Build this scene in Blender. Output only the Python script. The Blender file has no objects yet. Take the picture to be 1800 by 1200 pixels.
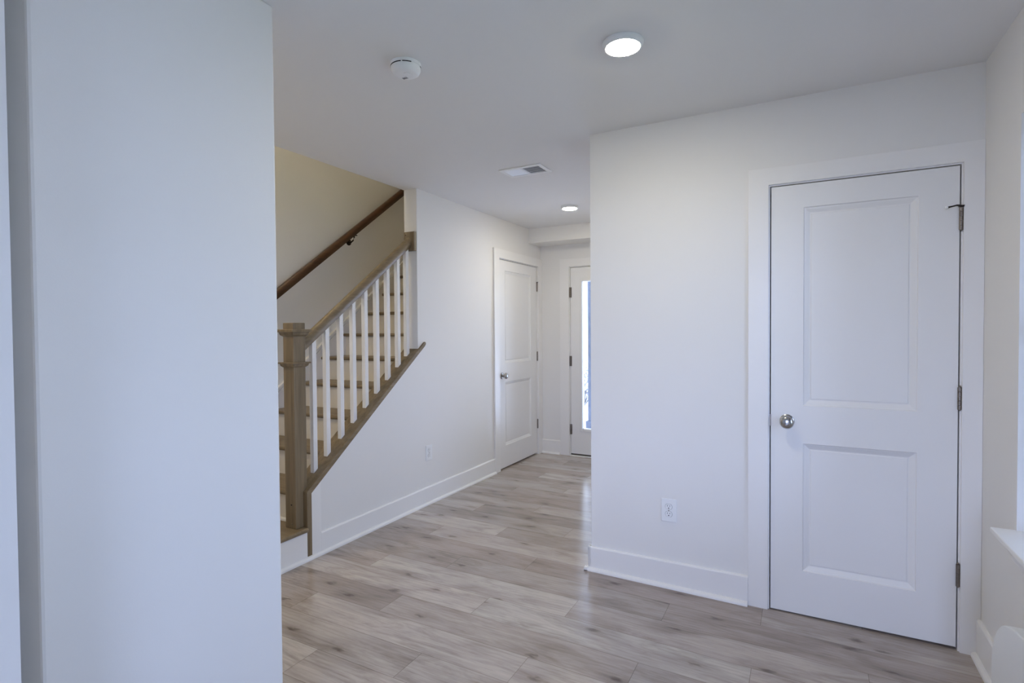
import bpy, bmesh, math, random
from mathutils import Vector, Matrix, Quaternion
random.seed(7)
S = bpy.context.scene
COL = S.collection

# ---------------------------------------------------------------- key values
H = 2.4402            # ceiling
XA = -2.6006          # stair-side wall of the hall
YB = 2.8996           # wall with the closet door
XB0 = -1.0542         # hall-side corner of that wall
XR = 0.6536           # window wall
YF = 5.5325           # entrance wall
XC = -1.5638          # near left wall
WT = 0.12             # wall thickness
XS = -3.58            # far side wall of the stairwell
YE = 3.3226           # where the stair-side wall ends

# ---------------------------------------------------------------- camera
f_px, pitch, roll, yaw, cam_h = 955.3355, -0.0200, -0.0069, 0.4926, 1.3533
fwd = Vector((-math.sin(yaw)*math.cos(pitch), math.cos(yaw)*math.cos(pitch), math.sin(pitch)))
rgt = Vector((math.cos(yaw), math.sin(yaw), 0))
upv = rgt.cross(fwd)
r3 = rgt*math.cos(roll) + upv*math.sin(roll)
u3 = -rgt*math.sin(roll) + upv*math.cos(roll)
cam = bpy.data.cameras.new('camera')
cam.sensor_fit = 'HORIZONTAL'
cam.sensor_width = 36.0
cam.lens = f_px/1800*36.0
cam.clip_start = 0.02
co = bpy.data.objects.new('camera', cam)
m = Matrix((r3, u3, -fwd)).transposed().to_4x4()
m.translation = (0, 0, cam_h)
co.matrix_world = m
COL.objects.link(co)
S.camera = co

# ---------------------------------------------------------------- view, world, daylight
S.view_settings.view_transform = 'Standard'
S.view_settings.look = 'None'
S.view_settings.gamma = 1.0
S.view_settings.use_curve_mapping = False
S.view_settings.exposure = 1.06
S.cycles.use_denoising = True
S.cycles.max_bounces = 12
S.cycles.diffuse_bounces = 8
S.cycles.transparent_max_bounces = 12
S.cycles.sample_clamp_indirect = 6.0
W = bpy.data.worlds.new('World'); S.world = W
W.use_nodes = True
# overcast sky, of uneven brightness round the horizon: window side (+X), behind the camera (-Y), entrance side (+Y)
SKY_X, SKY_B, SKY_F = (0.94, 1.27, 2.02), (5.5, 6.5, 10.4), (1.25, 1.45, 1.70)
def build_world():
    nt = W.node_tree; bg = nt.nodes['Background']; L = nt.links
    tc = nt.nodes.new('ShaderNodeTexCoord'); sp = nt.nodes.new('ShaderNodeSeparateXYZ'); L.new(tc.outputs['Generated'], sp.inputs[0])
    def m(op, a, b=None):
        n = nt.nodes.new('ShaderNodeMath'); n.operation = op
        for i, v in enumerate((a, b)):
            if v is None: continue
            if isinstance(v, (int, float)): n.inputs[i].default_value = v
            else: L.new(v, n.inputs[i])
        return n.outputs[0]
    ax = m('ARCTAN2', sp.outputs[1], sp.outputs[0])               # azimuth, 0 = +X, pi/2 = +Y
    def lobe(center):
        # smooth weight around an azimuth
        c = m('COSINE', m('SUBTRACT', ax, center))
        return m('POWER', m('MAXIMUM', c, 0.0001), 2.0)
    acc = None
    for center, colr in ((0.0, SKY_X), (-math.pi/2, SKY_B), (math.pi/2, SKY_F), (math.pi, SKY_B)):
        v = nt.nodes.new('ShaderNodeVectorMath'); v.operation = 'SCALE'
        v.inputs[0].default_value = colr; L.new(lobe(center), v.inputs['Scale'])
        if acc is None: acc = v.outputs[0]
        else:
            ad = nt.nodes.new('ShaderNodeVectorMath'); L.new(acc, ad.inputs[0]); L.new(v.outputs[0], ad.inputs[1]); acc = ad.outputs[0]
    L.new(acc, bg.inputs[0]); bg.inputs[1].default_value = 1.0
build_world()
LAMP, LAMP_COL = 98.0, (1.0, 0.93, 0.73, 1)
FILL_UP, FILL_UP_COL = 185.0, (1.0, 0.87, 0.58, 1)                # unseen lamp added upstairs to warm the stairwell
FILL_FOOT, FILL_FOOT_COL = 98.0, (1.0, 0.84, 0.58, 1)              # unseen lamp added to warm the lower stairs

def portal(name, loc, rot, sx, sy):
    l = bpy.data.lights.new(name, 'AREA'); l.shape = 'RECTANGLE'; l.size = sx; l.size_y = sy
    l.cycles.is_portal = True
    o = bpy.data.objects.new(name, l); o.location = loc; o.rotation_euler = rot
    COL.objects.link(o)
WY0, WY1, WZ0, WZ1 = 0.60, 2.476, 0.648, 2.083       # window opening in the right wall
RX0, RX1, RZ0, RZ1 = -0.50, 0.56, 0.30, 2.08         # window opening behind the camera
YR = -2.6
portal('daylight_window', (XR+0.20, (WY0+WY1)/2, (WZ0+WZ1)/2), (0, math.radians(90), 0), WZ1-WZ0, WY1-WY0)
portal('daylight_rear', ((RX0+RX1)/2, YR-0.2, (RZ0+RZ1)/2), (math.radians(90), 0, 0), RX1-RX0, RZ1-RZ0)
portal('daylight_entrance', (-1.79, YF+0.13, 1.07), (math.radians(-90), 0, 0), 0.66, 1.64)

# ---------------------------------------------------------------- materials
def mat(name, col, rough=0.5, metal=0.0, spec=0.5, bump=0.0, bscale=60.0, var=0.0, coat=0.0):
    M = bpy.data.materials.new(name); M.use_nodes = True
    nt = M.node_tree; b = nt.nodes['Principled BSDF']
    b.inputs['Base Color'].default_value = (*col, 1)
    b.inputs['Roughness'].default_value = rough
    b.inputs['Metallic'].default_value = metal
    b.inputs['Specular IOR Level'].default_value = spec
    b.inputs['Coat Weight'].default_value = coat
    tc = nt.nodes.new('ShaderNodeTexCoord')
    if bump:
        n = nt.nodes.new('ShaderNodeTexNoise'); n.inputs['Scale'].default_value = bscale
        n.inputs['Detail'].default_value = 3
        bp = nt.nodes.new('ShaderNodeBump'); bp.inputs['Strength'].default_value = bump
        bp.inputs['Distance'].default_value = 0.002
        nt.links.new(tc.outputs['Object'], n.inputs['Vector'])
        nt.links.new(n.outputs['Fac'], bp.inputs['Height'])
        nt.links.new(bp.outputs['Normal'], b.inputs['Normal'])
    if var:
        n2 = nt.nodes.new('ShaderNodeTexNoise'); n2.inputs['Scale'].default_value = 1.3
        mx = nt.nodes.new('ShaderNodeMixRGB')
        mx.inputs[1].default_value = (*[c*(1-var) for c in col], 1)
        mx.inputs[2].default_value = (*[min(1, c*(1+var)) for c in col], 1)
        nt.links.new(tc.outputs['Object'], n2.inputs['Vector'])
        nt.links.new(n2.outputs['Fac'], mx.inputs[0])
        nt.links.new(mx.outputs[0], b.inputs['Base Color'])
    return M

M_WALL = mat('wall_paint', (0.80, 0.79, 0.775), 0.62, spec=0.3, bump=0.06, bscale=220, var=0.012)
M_CEIL = mat('ceiling_paint', (0.80, 0.795, 0.79), 0.9, spec=0.15, bump=0.05, bscale=180, var=0.012)
M_TRIM = mat('trim_paint', (0.84, 0.83, 0.82), 0.32, spec=0.45)
M_DOOR = mat('door_paint', (0.82, 0.815, 0.81), 0.38, spec=0.45, bump=0.03, bscale=300)
M_RISER = mat('riser_paint_warmed', (0.82, 0.78, 0.71), 0.4)  # white risers, with the warm stair light mixed into their colour
M_NICK = mat('brushed_nickel', (0.46, 0.45, 0.44), 0.22, metal=1.0)
M_HINGE = mat('aged_bronze_nickel', (0.23, 0.20, 0.175), 0.38, metal=0.9)
M_BRONZE = mat('dark_bronze', (0.03, 0.022, 0.018), 0.4, metal=0.8)
M_PLAST = mat('white_plastic', (0.84, 0.85, 0.86), 0.35)
M_DARK = mat('black_void', (0.012, 0.012, 0.014), 0.8)
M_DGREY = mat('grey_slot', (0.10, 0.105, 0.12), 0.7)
M_SWEEP = mat('rubber_sweep', (0.06, 0.05, 0.045), 0.7)
M_BENCH = mat('white_laminate', (0.78, 0.79, 0.79), 0.4)
M_CONC = mat('concrete', (0.55, 0.55, 0.54), 0.9, bump=0.3, bscale=40, var=0.1)
M_POST = mat('grey_post_paint', (0.09, 0.10, 0.12), 0.7, bump=0.2, bscale=30, var=0.25)
M_SNOWY = mat('pale_ground', (0.80, 0.81, 0.80), 0.95, bump=0.4, bscale=8, var=0.18)
M_LAWN = mat('added_lawn_grass', (0.11, 0.13, 0.07), 0.95, bump=0.6, bscale=30, var=0.25)
M_LEAF = mat('dry_shrub', (0.16, 0.15, 0.14), 0.8, var=0.3)
M_VINYL = mat('window_vinyl', (0.82, 0.83, 0.84), 0.4)
M_SIDING = mat('pale_siding', (0.68, 0.70, 0.73), 0.8, var=0.05)

def wood(name, c_lo, c_hi, axis, rough=0.4, scale=1.0):
    """streaky wood, the grain running along the given object axis"""
    M = bpy.data.materials.new(name); M.use_nodes = True
    nt = M.node_tree; b = nt.nodes['Principled BSDF']; L = nt.links
    tc = nt.nodes.new('ShaderNodeTexCoord'); mp = nt.nodes.new('ShaderNodeMapping')
    sc = [38*scale]*3
    sc[axis] = 2.2*scale
    mp.inputs['Scale'].default_value = sc
    n = nt.nodes.new('ShaderNodeTexNoise'); n.inputs['Scale'].default_value = 1.0
    n.inputs['Detail'].default_value = 6; n.inputs['Roughness'].default_value = 0.62; n.inputs['Distortion'].default_value = 0.4
    cr = nt.nodes.new('ShaderNodeValToRGB')
    cr.color_ramp.elements[0].position = 0.28; cr.color_ramp.elements[0].color = (*c_lo, 1)
    cr.color_ramp.elements[1].position = 0.72; cr.color_ramp.elements[1].color = (*c_hi, 1)
    bp = nt.nodes.new('ShaderNodeBump'); bp.inputs['Strength'].default_value = 0.12; bp.inputs['Distance'].default_value = 0.001
    L.new(tc.outputs['Object'], mp.inputs['Vector']); L.new(mp.outputs[0], n.inputs['Vector'])
    L.new(n.outputs['Fac'], cr.inputs[0]); L.new(cr.outputs[0], b.inputs['Base Color'])
    L.new(n.outputs['Fac'], bp.inputs['Height']); L.new(bp.outputs[0], b.inputs['Normal'])
    b.inputs['Roughness'].default_value = rough
    return M
OAK_LO, OAK_HI = (0.142, 0.100, 0.053), (0.262, 0.200, 0.122)
M_OAK_Z = wood('stained_oak_upright', OAK_LO, OAK_HI, 2)
M_OAK_Y = wood('stained_oak_along', OAK_LO, OAK_HI, 1)
M_OAK_X = wood('stained_oak_tread', OAK_LO, OAK_HI, 0)
M_RAIL = wood('red_brown_rail', (0.045, 0.018, 0.008), (0.100, 0.044, 0.018), 1, 0.35)

def glass_mat():
    M = bpy.data.materials.new('window_glass'); M.use_nodes = True
    nt = M.node_tree; nt.nodes.clear()
    out = nt.nodes.new('ShaderNodeOutputMaterial'); mx = nt.nodes.new('ShaderNodeMixShader')
    tr = nt.nodes.new('ShaderNodeBsdfTransparent'); gl = nt.nodes.new('ShaderNodeBsdfGlossy')
    fr = nt.nodes.new('ShaderNodeFresnel'); fr.inputs[0].default_value = 1.45
    gl.inputs['Roughness'].default_value = 0.02
    tr.inputs[0].default_value = (0.95, 0.97, 0.97, 1)
    nt.links.new(fr.outputs[0], mx.inputs[0]); nt.links.new(tr.outputs[0], mx.inputs[1])
    nt.links.new(gl.outputs[0], mx.inputs[2]); nt.links.new(mx.outputs[0], out.inputs[0])
    return M
M_GLASS = glass_mat()

def lens_mat(name, power, colr):
    M = bpy.data.materials.new(name); M.use_nodes = True
    b = M.node_tree.nodes['Principled BSDF']
    b.inputs['Base Color'].default_value = (0.9, 0.9, 0.88, 1)
    b.inputs['Emission Color'].default_value = colr
    b.inputs['Emission Strength'].default_value = power
    return M
M_LENS = lens_mat('lamp_lens', LAMP, LAMP_COL)
M_FILL_FOOT = lens_mat('fill_lens_foot', FILL_FOOT, FILL_FOOT_COL)
M_FILL_UP = lens_mat('fill_lens_upper', FILL_UP, FILL_UP_COL)

def floor_mat():
    M = bpy.data.materials.new('plank_floor'); M.use_nodes = True
    nt = M.node_tree; L = nt.links; b = nt.nodes['Principled BSDF']
    def math_(op, a, b_=None, c=None):
        n = nt.nodes.new('ShaderNodeMath'); n.operation = op
        for i, v in enumerate((a, b_, c)):
            if v is None: continue
            if isinstance(v, (int, float)): n.inputs[i].default_value = v
            else: L.new(v, n.inputs[i])
        return n.outputs[0]
    def comb(x, y, z):
        n = nt.nodes.new('ShaderNodeCombineXYZ')
        for i, v in enumerate((x, y, z)):
            if isinstance(v, (int, float)): n.inputs[i].default_value = v
            else: L.new(v, n.inputs[i])
        return n.outputs[0]
    def ramp(fac, stops):
        n = nt.nodes.new('ShaderNodeValToRGB'); e = n.color_ramp.elements
        while len(e) < len(stops): e.new(0.5)
        for i, (p, c) in enumerate(stops): e[i].position = p; e[i].color = (*c, 1)
        L.new(fac, n.inputs[0]); return n.outputs[0]
    def mix(kind, fac, a, c):
        n = nt.nodes.new('ShaderNodeMixRGB'); n.blend_type = kind
        if isinstance(fac, (int, float)): n.inputs[0].default_value = fac
        else: L.new(fac, n.inputs[0])
        for i, v in ((1, a), (2, c)):
            if isinstance(v, tuple): n.inputs[i].default_value = (*v, 1)
            else: L.new(v, n.inputs[i])
        return n.outputs[0]
    def noise(vec, scale, detail=4, rough=0.55, dist=0.0):
        n = nt.nodes.new('ShaderNodeTexNoise'); n.inputs['Scale'].default_value = scale
        n.inputs['Detail'].default_value = detail; n.inputs['Roughness'].default_value = rough
        n.inputs['Distortion'].default_value = dist
        L.new(vec, n.inputs['Vector']); return n.outputs['Fac']
    tc = nt.nodes.new('ShaderNodeTexCoord'); sp = nt.nodes.new('ShaderNodeSeparateXYZ')
    L.new(tc.outputs['Object'], sp.inputs[0]); x, y = sp.outputs[0], sp.outputs[1]
    PW, PL = 0.182, 1.22
    ry = math_('DIVIDE', math_('SUBTRACT', y, 2.353), PW)
    row = math_('FLOOR', ry); fy = math_('SUBTRACT', ry, row)
    rx = math_('DIVIDE', math_('ADD', x, math_('SUBTRACT', 0.991, math_('MULTIPLY', row, 0.41))), PL)
    idx = math_('FLOOR', rx); fx = math_('SUBTRACT', rx, idx)
    wn = nt.nodes.new('ShaderNodeTexWhiteNoise'); wn.noise_dimensions = '3D'
    L.new(comb(row, idx, 3.0), wn.inputs['Vector'])
    rnd = wn.outputs['Value']; rc = nt.nodes.new('ShaderNodeSeparateXYZ'); L.new(wn.outputs['Color'], rc.inputs[0])
    ox = math_('ADD', x, math_('MULTIPLY', rc.outputs[0], 37.0)); oy = math_('ADD', y, math_('MULTIPLY', rc.outputs[1], 53.0))
    # grain: long soft streaks and fine pores
    g1 = noise(comb(math_('MULTIPLY', ox, 2.4), math_('MULTIPLY', oy, 11), rnd), 1.0, 6, 0.62, 1.2)
    g2 = noise(comb(math_('MULTIPLY', ox, 9), math_('MULTIPLY', oy, 110), rnd), 1.0, 5, 0.65, 0.5)
    tone = ramp(rnd, [(0.0, (0.362, 0.316, 0.286)), (0.35, (0.438, 0.394, 0.360)), (0.7, (0.496, 0.454, 0.418)), (1.0, (0.555, 0.514, 0.476))])
    warm = mix('MULTIPLY', math_('MULTIPLY', rc.outputs[2], 0.6), tone, (1.0, 0.93, 0.91))
    c1 = mix('MULTIPLY', 0.9, warm, ramp(g1, [(0.28, (0.62, 0.59, 0.575)), (0.50, (0.97, 0.96, 0.96)), (0.74, (1.12, 1.12, 1.13))]))
    c2 = mix('MULTIPLY', 0.45, c1, ramp(g2, [(0.33, (0.66, 0.64, 0.63)), (0.52, (1.0, 1.0, 1.0)), (0.72, (1.12, 1.12, 1.12))]))
    # cathedral figure: bent rings drawn out along the board
    wv = nt.nodes.new('ShaderNodeTexWave'); wv.wave_type = 'RINGS'; wv.rings_direction = 'Z'
    wv.inputs['Scale'].default_value = 2.6; wv.inputs['Distortion'].default_value = 3.5; wv.inputs['Detail'].default_value = 3
    wv.inputs['Detail Scale'].default_value = 1.6
    L.new(comb(math_('MULTIPLY', ox, 0.55), math_('MULTIPLY', oy, 5.5), 0.0), wv.inputs['Vector'])
    c2 = mix('MULTIPLY', 0.20, c2, ramp(wv.outputs['Fac'], [(0.0, (0.72, 0.70, 0.69)), (0.35, (1.0, 1.0, 1.0)), (1.0, (1.05, 1.05, 1.05))]))
    g3 = noise(comb(math_('MULTIPLY', ox, 1.6), math_('MULTIPLY', oy, 6.5), rnd), 1.0, 3, 0.5, 0.6)
    c2 = mix('MULTIPLY', 0.9, c2, ramp(g3, [(0.30, (0.80, 0.77, 0.76)), (0.52, (1.0, 0.995, 0.985)), (0.70, (1.07, 1.06, 1.04))]))
    # knots: sparse dark eyes stretched along the board
    vo = nt.nodes.new('ShaderNodeTexVoronoi'); vo.voronoi_dimensions = '2D'; vo.inputs['Scale'].default_value = 1.0; vo.inputs['Randomness'].default_value = 1.0
    wob = noise(comb(math_('MULTIPLY', ox, 14), math_('MULTIPLY', oy, 30), 0.0), 1.0, 3)
    L.new(comb(math_('ADD', math_('MULTIPLY', ox, 1.9), math_('MULTIPLY', wob, 0.10)), math_('ADD', math_('MULTIPLY', oy, 5.6), math_('MULTIPLY', wob, 0.30)), rnd), vo.inputs['Vector'])
    k = ramp(vo.outputs['Distance'], [(0.0, (0.30, 0.27, 0.25)), (0.035, (0.46, 0.42, 0.40)), (0.075, (0.80, 0.78, 0.77)), (0.30, (1, 1, 1))])
    c3 = mix('MULTIPLY', 0.9, c2, k)
    # seams
    ey = math_('MINIMUM', fy, math_('SUBTRACT', 1.0, fy)); ex = math_('MINIMUM', fx, math_('SUBTRACT', 1.0, fx))
    sy = math_('LESS_THAN', math_('MULTIPLY', ey, PW), 0.0011); sx = math_('LESS_THAN', math_('MULTIPLY', ex, PL), 0.0011)
    seam = math_('MAXIMUM', sy, sx)
    c4 = mix('MULTIPLY', math_('MULTIPLY', seam, 0.8), c3, (0.45, 0.42, 0.40))
    L.new(c4, b.inputs['Base Color'])
    rr = math_('ADD', 0.14, math_('MULTIPLY', g2, 0.10)); L.new(rr, b.inputs['Roughness'])
    b.inputs['Specular IOR Level'].default_value = 0.5
    bp = nt.nodes.new('ShaderNodeBump'); bp.inputs['Strength'].default_value = 0.08; bp.inputs['Distance'].default_value = 0.001
    L.new(math_('SUBTRACT', g2, math_('MULTIPLY', seam, 0.8)), bp.inputs['Height'])
    L.new(bp.outputs[0], b.inputs['Normal'])
    return M
M_FLOOR = floor_mat()

# ---------------------------------------------------------------- mesh helpers
class MB:
    def __init__(s): s.bm = bmesh.new()
    def box(s, x0, x1, y0, y1, z0, z1):
        v = [s.bm.verts.new((x, y, z)) for x in (x0, x1) for y in (y0, y1) for z in (z0, z1)]
        for q in ((0,1,3,2), (4,6,7,5), (0,4,5,1), (2,3,7,6), (0,2,6,4), (1,5,7,3)):
            s.bm.faces.new([v[i] for i in q])
        return s
    def prism(s, pts, axis, a, b):
        """polygon given in the two other axes (cyclic order kept x<y<z), extruded a..b along axis"""
        def P(p, t):
            q = list(p); q.insert(axis, t); return q
        A = [s.bm.verts.new(P(p, a)) for p in pts]; B = [s.bm.verts.new(P(p, b)) for p in pts]
        s.bm.faces.new(A); s.bm.faces.new(B[::-1])
        n = len(pts)
        for i in range(n): s.bm.faces.new((A[i], A[(i+1) % n], B[(i+1) % n], B[i]))
        return s
    def sweep(s, prof, p0, p1, right, up):
        """closed profile (r,u) swept straight from p0 to p1"""
        p0, p1, right, up = Vector(p0), Vector(p1), Vector(right), Vector(up)
        A = [s.bm.verts.new(p0 + right*r + up*u) for r, u in prof]
        B = [s.bm.verts.new(p1 + right*r + up*u) for r, u in prof]
        n = len(prof)
        s.bm.faces.new(A); s.bm.faces.new(B[::-1])
        for i in range(n): s.bm.faces.new((A[i], A[(i+1) % n], B[(i+1) % n], B[i]))
        return s
    def lathe(s, prof, n=40, center=(0, 0, 0), axis='Z'):
        """(radius, height) list; closed at ends when radius is 0"""
        c = Vector(center); rings = []
        def place(r, h, t):
            a, b_ = r*math.cos(t), r*math.sin(t)
            return c + (Vector((a, b_, h)) if axis == 'Z' else Vector((a, -h, b_)) if axis == '-Y' else Vector((h, a, b_)))
        for r, h in prof:
            if r < 1e-6: rings.append([s.bm.verts.new(place(0, h, 0))])
            else: rings.append([s.bm.verts.new(place(r, h, 2*math.pi*i/n)) for i in range(n)])
        for A, B in zip(rings, rings[1:]):
            for i in range(n):
                j = (i+1) % n
                if len(A) == 1 and len(B) == 1: continue
                if len(A) == 1: s.bm.faces.new((A[0], B[j], B[i]))
                elif len(B) == 1: s.bm.faces.new((A[i], A[j], B[0]))
                else: s.bm.faces.new((A[i], A[j], B[j], B[i]))
        return s
    def tube(s, pts, r, n=10):
        pts = [Vector(p) for p in pts]; rings = []
        for i, p in enumerate(pts):
            t = (pts[min(i+1, len(pts)-1)] - pts[max(i-1, 0)]).normalized()
            a = t.cross(Vector((0, 0, 1)) if abs(t.z) < 0.9 else Vector((1, 0, 0))).normalized(); b_ = t.cross(a)
            rr = r[i] if isinstance(r, (list, tuple)) else r
            rings.append([s.bm.verts.new(p + a*rr*math.cos(2*math.pi*k/n) + b_*rr*math.sin(2*math.pi*k/n)) for k in range(n)])
        for A, B in zip(rings, rings[1:]):
            for k in range(n): s.bm.faces.new((A[k], A[(k+1) % n], B[(k+1) % n], B[k]))
        s.bm.faces.new(rings[0][::-1]); s.bm.faces.new(rings[-1])
        return s
    def build(s, name, material, parent=None, bevel=0.0, seg=2, smooth=False):
        bmesh.ops.recalc_face_normals(s.bm, faces=s.bm.faces[:])
        me = bpy.data.meshes.new(name)
        if parent is not None and parent.get('_world'):
            bmesh.ops.translate(s.bm, verts=s.bm.verts[:], vec=-ORIGIN[parent.name])
        s.bm.to_mesh(me); s.bm.free()
        me.materials.append(material)
        if smooth:
            for p in me.polygons: p.use_smooth = True
        o = bpy.data.objects.new(name, me); COL.objects.link(o)
        if parent is not None:
            o.parent = parent
            if parent.get('_world'): o['_world'] = 1; ORIGIN[o.name] = ORIGIN[parent.name]
        if bevel:
            b = o.modifiers.new('bevel', 'BEVEL'); b.width = bevel; b.segments = seg; b.limit_method = 'ANGLE'; b.angle_limit = math.radians(40)
        if smooth and not bevel:
            e = o.modifiers.new('edge', 'EDGE_SPLIT'); e.split_angle = math.radians(38)
        return o
ORIGIN = {}
def tag(o, label=None, cat=None, group=None, kind=None):
    for k, v in (('label', label), ('category', cat), ('group', group), ('kind', kind)):
        if v: o[k] = v
    return o
def empty(name, loc, label, cat, group=None, kind=None, rotz=0, world=True):
    o = bpy.data.objects.new(name, None); COL.objects.link(o)
    o.empty_display_size = 0.1
    o.location = loc; o.rotation_euler = (0, 0, rotz)
    if world: o['_world'] = 1; ORIGIN[o.name] = Vector(loc)
    return tag(o, label, cat, group, kind)
def struct(name, mb, material, label, cat, bevel=0.0, smooth=False):
    return tag(mb.build(name, material, None, bevel, smooth=smooth), label, cat, None, 'structure')

# ---------------------------------------------------------------- room shell
def floor_z(x, y):
    return -0.0122*max(0.0, x+1.0) - 0.008*max(0.0, y-3.3)
fl = MB()
fxs, fys = (XS-WT, -1.0, XR+0.15), (YR-WT, 3.3, YF+WT)
ft = {(x, y): fl.bm.verts.new((x, y, floor_z(x, y))) for x in fxs for y in fys}
fb = {(x, y): fl.bm.verts.new((x, y, -0.12)) for x in fxs for y in fys}
for i in range(2):
    for j in range(2):
        q = [(fxs[i], fys[j]), (fxs[i+1], fys[j]), (fxs[i+1], fys[j+1]), (fxs[i], fys[j+1])]
        fl.bm.faces.new([ft[k] for k in q]); fl.bm.faces.new([fb[k] for k in q[::-1]])
rim = [(fxs[0], y) for y in fys] + [(fxs[1], fys[2])] + [(fxs[2], y) for y in fys[::-1]] + [(fxs[1], fys[0])]
for a_, b_ in zip(rim, rim[1:]+rim[:1]): fl.bm.faces.new((ft[a_], ft[b_], fb[b_], fb[a_]))
struct('floor', fl, M_FLOOR, 'grey brown wood plank floor running through the room and hall', 'floor')
cl = MB()
cl.box(XB0-2.0, XR+0.15, YR-WT, YF+WT, H, H+0.30)                     # over room and hall, right of the stairs
YO = 1.95                                                            # where the stair opening in the ceiling starts
XO = XA-WT
bmx = cl
bmx.bm.clear()
cl.box(XO, XR+0.15, YR-WT, YF+WT, H, H+0.30)
cl.box(XS-WT, XO, YR-WT, YO, H, H+0.30)
struct('ceiling', cl, M_CEIL, 'pale grey flat ceiling over the room and hall', 'ceiling')
struct('ceiling_upper', MB().box(XS-WT, XO+WT, YO-WT, 6.6, 4.95, 5.05), M_CEIL, 'ceiling of the upper floor high above the stairs', 'ceiling')

# window wall with opening
wr = MB()
wr.box(XR, XR+0.15, YR-WT, WY0, -0.06, H); wr.box(XR, XR+0.15, WY1, YB+WT, -0.06, H)
wr.box(XR, XR+0.15, WY0, WY1, -0.06, WZ0-0.018); wr.box(XR, XR+0.15, WY0, WY1, WZ1, H)
struct('wall_right', wr, M_WALL, 'white window wall at the right edge', 'wall')
# closet wall (opening for door) and its return into the hall
D0, D1, DT = -0.1388, 0.5739, 2.030
J0, J1, JT = D0-0.005, D1+0.005, DT+0.005                           # jamb faces
wb = MB()
wb.box(XB0, J0-0.018, YB, YB+WT, -0.06, H); wb.box(J1+0.018, XR, YB, YB+WT, -0.06, H); wb.box(J0-0.018, J1+0.018, YB, YB+WT, JT+0.018, H)
struct('wall_back', wb, M_WALL, 'white wall holding the panelled closet door at right', 'wall')
struct('wall_hall_right', MB().box(XB0, XB0+WT, YB+WT, YF, -0.06, H), M_WALL, 'right side wall of the entrance hall behind the closet corner', 'wall')
struct('wall_closet', MB().box(XB0+WT, XR+0.15, YB+0.75, YB+0.85, -0.06, H).box(XR, XR+0.15, YB+WT, YB+0.75, -0.06, H), M_WALL, 'inner back wall of the closet behind the right door', 'wall')
# entrance wall
F0, F1, FT = -2.243, -1.329, 2.032
FJ0, FJ1, FJT = F0-0.004, F1+0.004, FT+0.005
wf = MB()
wf.box(XA-WT, FJ0-0.02, YF, YF+WT, -0.06, H); wf.box(FJ1+0.02, XB0+WT, YF, YF+WT, -0.06, H); wf.box(FJ0-0.02, FJ1+0.02, YF, YF+WT, FJT+0.02, H)
struct('wall_far', wf, M_WALL, 'white end wall around the glazed entrance door', 'wall')
# stair side wall with sloping low part
SL = 0.754
def cap_top(y): return 0.4852 + SL*(y-2.347)
def cap_bot(y): return cap_top(y) - 0.036
A0, A1, AT = 4.577, 5.424, 2.045
AJ0, AJ1, AJT = A0-0.005, A1+0.005, AT+0.005
wa = MB()
YK = 2.274
wa.prism([(YK, -0.06), (YE, -0.06), (YE, cap_bot(YE)), (YK, cap_bot(YK))], 0, XA-WT, XA)
wa.box(XA-WT, XA, YE, AJ0-0.018, -0.06, H); wa.box(XA-WT, XA, AJ1+0.018, YF, -0.06, H); wa.box(XA-WT, XA, AJ0-0.018, AJ1+0.018, AJT+0.018, H)
struct('wall_left', wa, M_WALL, 'white hall wall beside the stairs with a sloping low end', 'wall')
struct('wall_stair', MB().box(XS-WT, XS, 0.9, 6.6, -0.06, 5.0), M_WALL, 'far side wall of the stairwell carrying the handrail', 'wall')
struct('wall_upper', MB().box(XO, XO+WT, YO-WT, 6.6, H+0.30, 5.0).box(XO, XO+WT, YF+WT, 6.6, 2.0, H+0.30).box(XS, XO, YO-WT, YO, H+0.30, 5.0).box(XS-WT, XO+WT, 6.6, 6.7, 2.0, 5.0), M_WALL, 'upper floor walls enclosing the stair opening', 'wall')
struct('wall_stair_end', MB().box(XS, XA-WT, 6.5, 6.6, 2.5, 5.0).box(XS, XO, 5.57, 5.65, -0.06, 2.70), M_WALL, 'end wall past the top of the stairs', 'wall')
struct('floor_upper', MB().box(XS, XO, 5.57, 6.6, 2.70, 2.86), M_FLOOR, 'floor of the landing at the top of the stairs', 'floor')
# near left wall: a long plain stretch, a narrow slot shaped to keep its strip in shade, and a nearer stretch standing a little forward
XP, YP = -1.45, 0.505
wn_ = MB()
wn_.box(XC-0.20, XC, 0.583, 1.245, -0.06, H)
struct('wall_near_edge', MB().box(XP-0.26, XP, YR, YP, -0.06, H).box(XP-0.26, XC-0.17, YP, 0.583, -0.06, H), M_WALL, 'edge of a nearer white wall at the far left border', 'wall')
struct('wall_near_left', wn_, M_WALL, 'tall blank white wall filling the left side', 'wall', bevel=0.008)
struct('wall_stair_front', MB().box(XS, XC-WT, 0.80, 0.90, -0.06, H), M_WALL, 'wall closing the passage before the stairs', 'wall')
wq = MB()
wq.box(XP-WT, RX0, YR-WT, YR, -0.06, H); wq.box(RX1, XR, YR-WT, YR, -0.06, H); wq.box(RX0, RX1, YR-WT, YR, -0.06, RZ0); wq.box(RX0, RX1, YR-WT, YR, RZ1, H)
struct('wall_rear', wq, M_WALL, 'wall with a window at the near end of the room', 'wall')
# soffit over the entrance
struct('trim_soffit', MB().box(XA, XB0, 5.24, YF, 2.287, H), M_WALL, 'boxed white soffit across the hall above the entrance door', 'soffit')

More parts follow.
